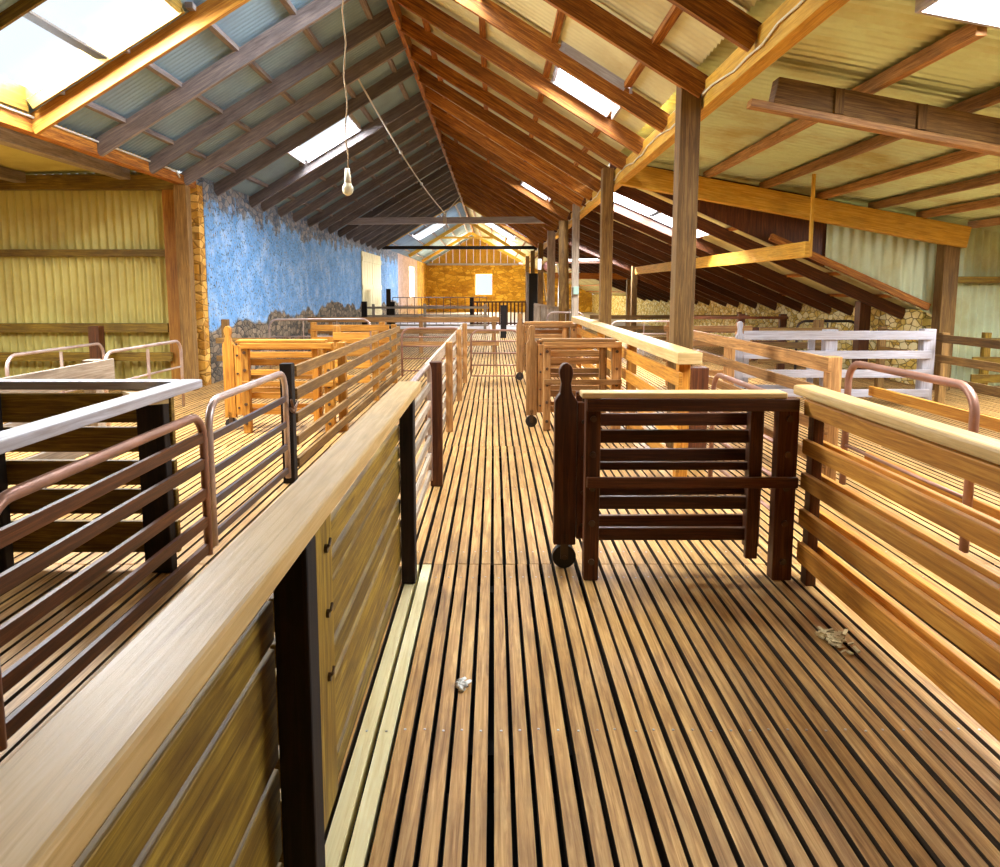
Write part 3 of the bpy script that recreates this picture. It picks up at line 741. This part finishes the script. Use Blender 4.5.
cross_panel('dark slatted pen panel with pale cap beside the aisle, nearest the camera', (.49, 3.53), (1.455, 3.53), 'dark', 'nearest dark rolling gate with knobbed stile and small black wheel', (.37, 3.68), (1.40, 3.70), 'dark')
cross_panel('orange brown pen panel beyond the nearest dark one', (.55, 7.44), (1.27, 7.44), 'warm', 'orange brown rolling gate of the second pen panel', (.40, 7.62), (1.2, 7.64), 'warm', capm='warm')
MB_ = None
cross_panel('far small pen panel third along the aisle', (.55, 11.5), (1.27, 11.5), 'warm', 'far rolling gate with round topped stile, third along the aisle', (.42, 11.68), (1.2, 11.7), 'warm', capm='warm')
cross_panel('bright orange pen panel before the blue stone wall', (-2.53, 7.30), (-1.68, 7.30), 'orange', 'bright orange rolling gate with bolted stile before the blue wall', (-2.76, 7.47), (-1.80, 7.49), 'orange', capm='orange')
fence('rail_fence', 'short orange rail fence behind the bright orange panel', 'fence', (-2.06, 9.45), (-1.66, 9.45), [0.0], [(.86, .10), (.68, .10), (.5, .10), (.3, .10)], 'orange', ptop=1.0, ext=.02)
fence('rail_fence', 'low orange fence in the pen below the door of the blue wall', 'fence', (-2.9, 11.6), (-1.7, 11.6), [0.0, 1.1], [(.86, .10), (.66, .10), (.45, .10), (.25, .10)], 'orange', ptop=.95)
tube_gate('long thin tube gate standing at the foot of the blue wall', (-3.9, 12.5), (-2.2, 12.8), .95, [.35, .65], M_TUBE, .018, mids=2)
fence('rail_fence', 'weathered fence stub at the bare stone base of the blue wall', 'fence', (-3.9, 10.2), (-3.1, 10.2), [0.1], [(.75, .08), (.5, .08)], 'post', ptop=1.05)
# --- gates across the race and the aisle
tube_gate('bent tube gate closing the far end of the race', (-1.50, 11.7), (-.50, 11.7), .84, [.15, .35, .55, .70], M_RTUBE, .018, mids=0)
tube_gate('low metal gate closing the aisle before the far pens', (-.38, 11.9), (.42, 11.9), .80, [.04, .22, .42, .62], M_RTUBE, .016, mids=1)
fence('rail_fence', 'long rail fence crossing the far pens beyond the race', 'fence', (-4.3, 16.8), (.1, 16.8), [.5, 2.6, 4.3], [(.78, .12), (.5, .10), (.22, .10)], 'warm', ptop=.85)
fence('rail_fence', 'grey rail fence in front of the far yellow wall', 'fence', (-4.3, 24.0), (-.2, 24.0), [.3, 2.0, 4.0], [(.88, .07), (.6, .06), (.3, .06)], 'grey', ptop=1.0)
single('fence_post', MB().box((.20, 22.0, 0), (.38, 22.18, 1.0)), W['black'], 'lone black post standing at the far end of the aisle', 'post')
# mesh gates and dark posts far left
t = thing('mesh_panel', 'wire mesh panel before the pink wall at the far end', 'fence', (-4.2, 30, 0))
m_ = MB()
for i in range(14): m_.tube([(-4.2 + .3 * i, 30, .05), (-4.2 + .3 * i, 30, 1.15)], .014, 5)
for z in (.1, .45, .8, 1.15): m_.tube([(-4.2, 30, z), (-.3, 30, z)], .016, 5)
m_.build('wire_grid', M_DTUBE, t)
for k, (x, y, h) in enumerate(((-4.0, 27.4, 1.5), (-3.6, 25.6, 1.05), (-4.1, 22.8, 1.1))):
    single('fence_post', MB().box((x - .08, y, 0), (x + .08, y + .14, h)), W['black'], ['tall thin black post beside the pink wall', 'stout black post before the pink wall mesh', 'short black post below the yellow door'][k], 'post')
t = thing('picket_fence', 'dark upright picket fence across the aisle end below the bright window', 'fence', (-.9, 29.2, 0))
for z in (.12, .98): MB().box((-.9, 29.2, z - .03), (1.62, 29.25, z + .03)).build('rail', W['dark'], t)
for i in range(17): MB().box((-.85 + .15 * i, 29.15, .05), (-.79 + .15 * i, 29.19, 1.0)).build('picket', W['dark'], t)
MB().box((-.98, 29.2, 0), (-.82, 29.36, 1.15)).build('post', W['black'], t)
single('floor_sheet', MB().box((-.15, 26.6, .002), (1.5, 28.6, .02)), plain('white_sheet', (.9, .88, .82)), 'flat white board lying on the floor at the far end of the aisle', 'board')

# --- right side: near board fence, plank topped fence
t = thing('board_fence', 'double sided orange board fence with pale cap in front of the pens', 'fence', (1.6, 2, 0))
for y in (.5, 1.75, 3.42): MB().box((1.545, y, 0), (1.595, y + .07, .93)).build('post', W['dark'], t, .006)
for z, h in ((.893, .076), (.70, .072), (.53, .078), (.345, .08), (.165, .10)):
    MB().box((1.512, .4, z - h / 2), (1.542, 3.47, z + h / 2)).build('board', W['orange'], t, .004)
    MB().box((1.598, .4, z - h / 2 - .01), (1.625, 3.6, z + h / 2 - .01)).build('board', W['orange'], t, .004)
MB().box((1.515, .4, .935), (1.625, 3.62, .985)).build('cap_rail', W['cap'], t, .012)
fence('rail_fence', 'orange rail fence under a thick yellow plank top', 'fence', (1.44, 5.3), (1.44, 12.6), [.15, 2.2, 4.4, 6.9], [(.80, .11), (.58, .11), (.36, .11), (.15, .11)], 'orange', ptop=.91, cap=(.18, .09, 1.005, 0), capmat='cap', side=-1)
tube_gate('small rusty tube gate between the plank topped fence and the board fence', (1.60, 3.80), (1.60, 5.2), .86, [.2, .4, .6], M_RTUBE, .018, mids=0)
single('fence_post', MB().box((1.55, 5.75, 0), (1.73, 5.9, .84)), W['dark'], 'short wide post standing behind the dark slatted panel', 'post', None, .006)
# --- right pens
fence('rail_fence', 'brown rail fence running back from the rusty tube gate', 'fence', (2.5, 5.22), (2.5, 9.9), [.06, 2.4, 4.6], [(.92, .11), (.70, .09), (.45, .09), (.2, .09)], 'warm', ptop=.97, side=-1, pw=.1)
tube_gate('long rusty tube gate with rounded ends over an orange rail', (2.53, 3.74), (2.53, 5.10), .95, [.35, .55], M_RTUBE, .024, mids=0)
fence('rail_fence', 'orange rails running below the long rusty tube gate', 'fence', (2.64, 2.4), (2.64, 5.1), [0.1], [(.74, .07), (.5, .09), (.25, .09)], 'orange', ptop=.95)
t = fence('rail_fence', 'pale whitish pen fence with thick white post in front of the outer post', 'fence', (3.12, 9.0), (5.42, 9.0), [1.08, 2.3], [(.90, .11), (.66, .10), (.42, .10), (.18, .10)], 'white', ptop=.97, side=1, pw=.15, pd=.12)
wheel_gate('pale rolling gate with round topped white stile', (3.14, 9.2), (4.1, 9.2), [.86, .62, .38, .2], .08, 1.06, 'white', group='rolling pen gates')
fence('rail_fence', 'brown side fence running past the thick outer post', 'fence', (5.66, 6.6), (5.66, 10.4), [.1, 2.45, 3.9], [(.86, .10), (.60, .10), (.33, .11)], 'post', ptop=.93, side=-1)
fence('rail_fence', 'dark topped pen fence before the rubble wall', 'fence', (3.3, 13.0), (5.25, 13.0), [.15, 1.15, 1.9], [(.97, .05), (.75, .10), (.5, .10), (.25, .1)], 'dark', ptop=1.03, pw=.12)
fence('rail_fence', 'brown pen fence between the white stile and the dark topped fence', 'fence', (2.6, 11.0), (3.9, 11.0), [.1, 1.15], [(.88, .09), (.66, .09), (.42, .09), (.2, .09)], 'warm', ptop=.97, pw=.11)
fence('rail_fence', 'brown pen fence standing behind the thick white post', 'fence', (4.05, 11.0), (5.2, 11.0), [.9], [(.84, .1), (.62, .1), (.4, .1)], 'post', ptop=1.0, pw=.13)
tube_gate('dark tube gate with rounded corner close to the rubble wall', (5.3, 12.6), (6.35, 12.6), .92, [.3, .6], M_DTUBE, .022, mids=1)
fence('rail_fence', 'far pen rails under the low roof beyond the roof posts', 'fence', (2.2, 16.5), (5.8, 16.5), [.4, 2.0, 3.4], [(.85, .09), (.6, .09), (.35, .09)], 'post', ptop=.95)
tube_gate('thin tube gate behind the plank topped fence', (2.3, 14.2), (3.6, 14.2), .85, [.3, .6], M_TUBE, .02, mids=1)
# fence against the pale corrugated wall
fence('rail_fence', 'low rails in front of the pale corrugated wall', 'fence', (6.85, 10.3), (9.8, 10.3), [.2, 2.2], [(.72, .12), (.45, .12), (.2, .12)], 'olive', ptop=.85)
# partition and shearing gear
t = thing('plank_partition', 'upright plank partition below the hanging motor', 'partition', (1.1, 17.8, 0))
for k in range(6): MB().box((.98 + .17 * k, 17.8, 0), (1.13 + .17 * k, 17.84, 1.12 - .03 * k)).build('plank', W['grey'], t)
MB().bar((.98, 17.79, 1.12), (2.0, 17.79, .95), .03, .05).build('top_rail', W['grey'], t)
tube_gate('small grey tube gate leaning before the plank partition', (1.15, 15.6), (1.95, 15.6), .98, [.4, .7], M_TUBE, .02, mids=1)
t = thing('notice_board', 'upright black board with a pale edge among the roof posts', 'board', (1.3, 26.5, .9))
MB().box((1.28, 26.5, 0), (1.66, 26.55, 2.06)).build('board_panel', M_BLACKBOARD, t)
MB().box((1.19, 26.48, 0), (1.275, 26.57, 2.1)).build('edge_strip', W['white'], t)
t = thing('shearing_motor', 'pink shearing motor with white switch box hung between the roof posts', 'motor', (1.6, 22.5, 2.0))
MB().tube([(1.68, 22.4, 2.18), (1.68, 22.45, 2.18), (1.68, 22.75, 2.18), (1.68, 22.8, 2.18)], [.10, .15, .15, .10], 14).build('motor_body', M_PINK, t, smooth=True)
MB().box((1.34, 22.4, 2.08), (1.46, 22.5, 2.42)).build('switch_box', M_WHITE, t, .01)
MB().tube([(1.8, 22.5, 2.25), (1.95, 22.4, 2.2), (2.02, 22.4, 1.9), (2.0, 22.4, 1.4), (1.98, 22.4, .95)], .03, 8).build('flexible_pipe', M_WHITE, t, smooth=True)
MB().bar((1.5, 22.5, 2.0), (1.62, 22.45, 1.1), .05, .05).build('down_tube', W['post'], t)
MB().box((1.42, 22.55, 2.0), (1.9, 22.62, 2.36)).build('mounting_plank', W['post'], t)
single('meter_box', MB().box((1.605, 14.64, 1.37), (1.715, 14.748, 1.53)), M_METER, 'small pale green meter box on the grey roof post', 'box', None, .008)
# litter on the floor
def blob(mb, c, r, n=6):
    pts = [V(c) + V((rnd.uniform(-r, r), rnd.uniform(-r, r), rnd.uniform(0, r * .7))) for _ in range(4)]
    mb.tube(pts, [r * .2, r * .5, r * .4, r * .15], n)
w_ = MB()
for k in range(9): blob(w_, (-.115 + rnd.uniform(-.02, .02), 2.52 + rnd.uniform(-.04, .04), .004), .018)
tag(w_.build('wool_tuft', M_WOOL, None, smooth=True), 'small white tuft of wool lying on the floor slats', 'wool')
ch = MB()
for k in range(60):
    a, q = rnd.uniform(0, 6.3), abs(rnd.gauss(0, .5))
    x, y = 1.42 + .06 * q * math.cos(a), 2.86 + .13 * q * math.sin(a) - .0
    ch.bar((x, y, .006 + .012 * rnd.random() * max(0, 1 - q)), (x + rnd.uniform(-.035, .035), y + rnd.uniform(-.035, .035), .012 + .01 * rnd.random()), .014, .006)
tag(ch.build('litter_heap', M_CHIP), 'small scattered heap of pale chips on the slats beside the orange board fence', 'litter', kind='stuff')

# ------------------------------------------------------------------ world, camera
w = bpy.data.worlds.new('sky'); bpy.context.scene.world = w; w.use_nodes = True
bg = w.node_tree.nodes['Background']; bg.inputs[0].default_value = (.86, .93, 1.0, 1); bg.inputs[1].default_value = 1.1

cam = bpy.data.cameras.new('camera'); co = bpy.data.objects.new('camera', cam); C.objects.link(co)
cam.sensor_width = 36; cam.lens = 36 * .72; cam.clip_end = 200; cam.clip_start = .02
cam.shift_x = .006; cam.shift_y = -(433.5 - 375.85) / 1000
co.location = (0, 0, 1.46); co.rotation_euler = (math.radians(90 - 6.8), 0, 0)
sc = bpy.context.scene; sc.camera = co
sc.view_settings.view_transform = 'Standard'; sc.view_settings.look = 'None'
sc.view_settings.exposure = .1; sc.view_settings.gamma = 1
sc.cycles.use_denoising = True
sc.cycles.max_bounces = 10; sc.cycles.diffuse_bounces = 3; sc.cycles.transparent_max_bounces = 8
sc.cycles.sample_clamp_indirect = 6
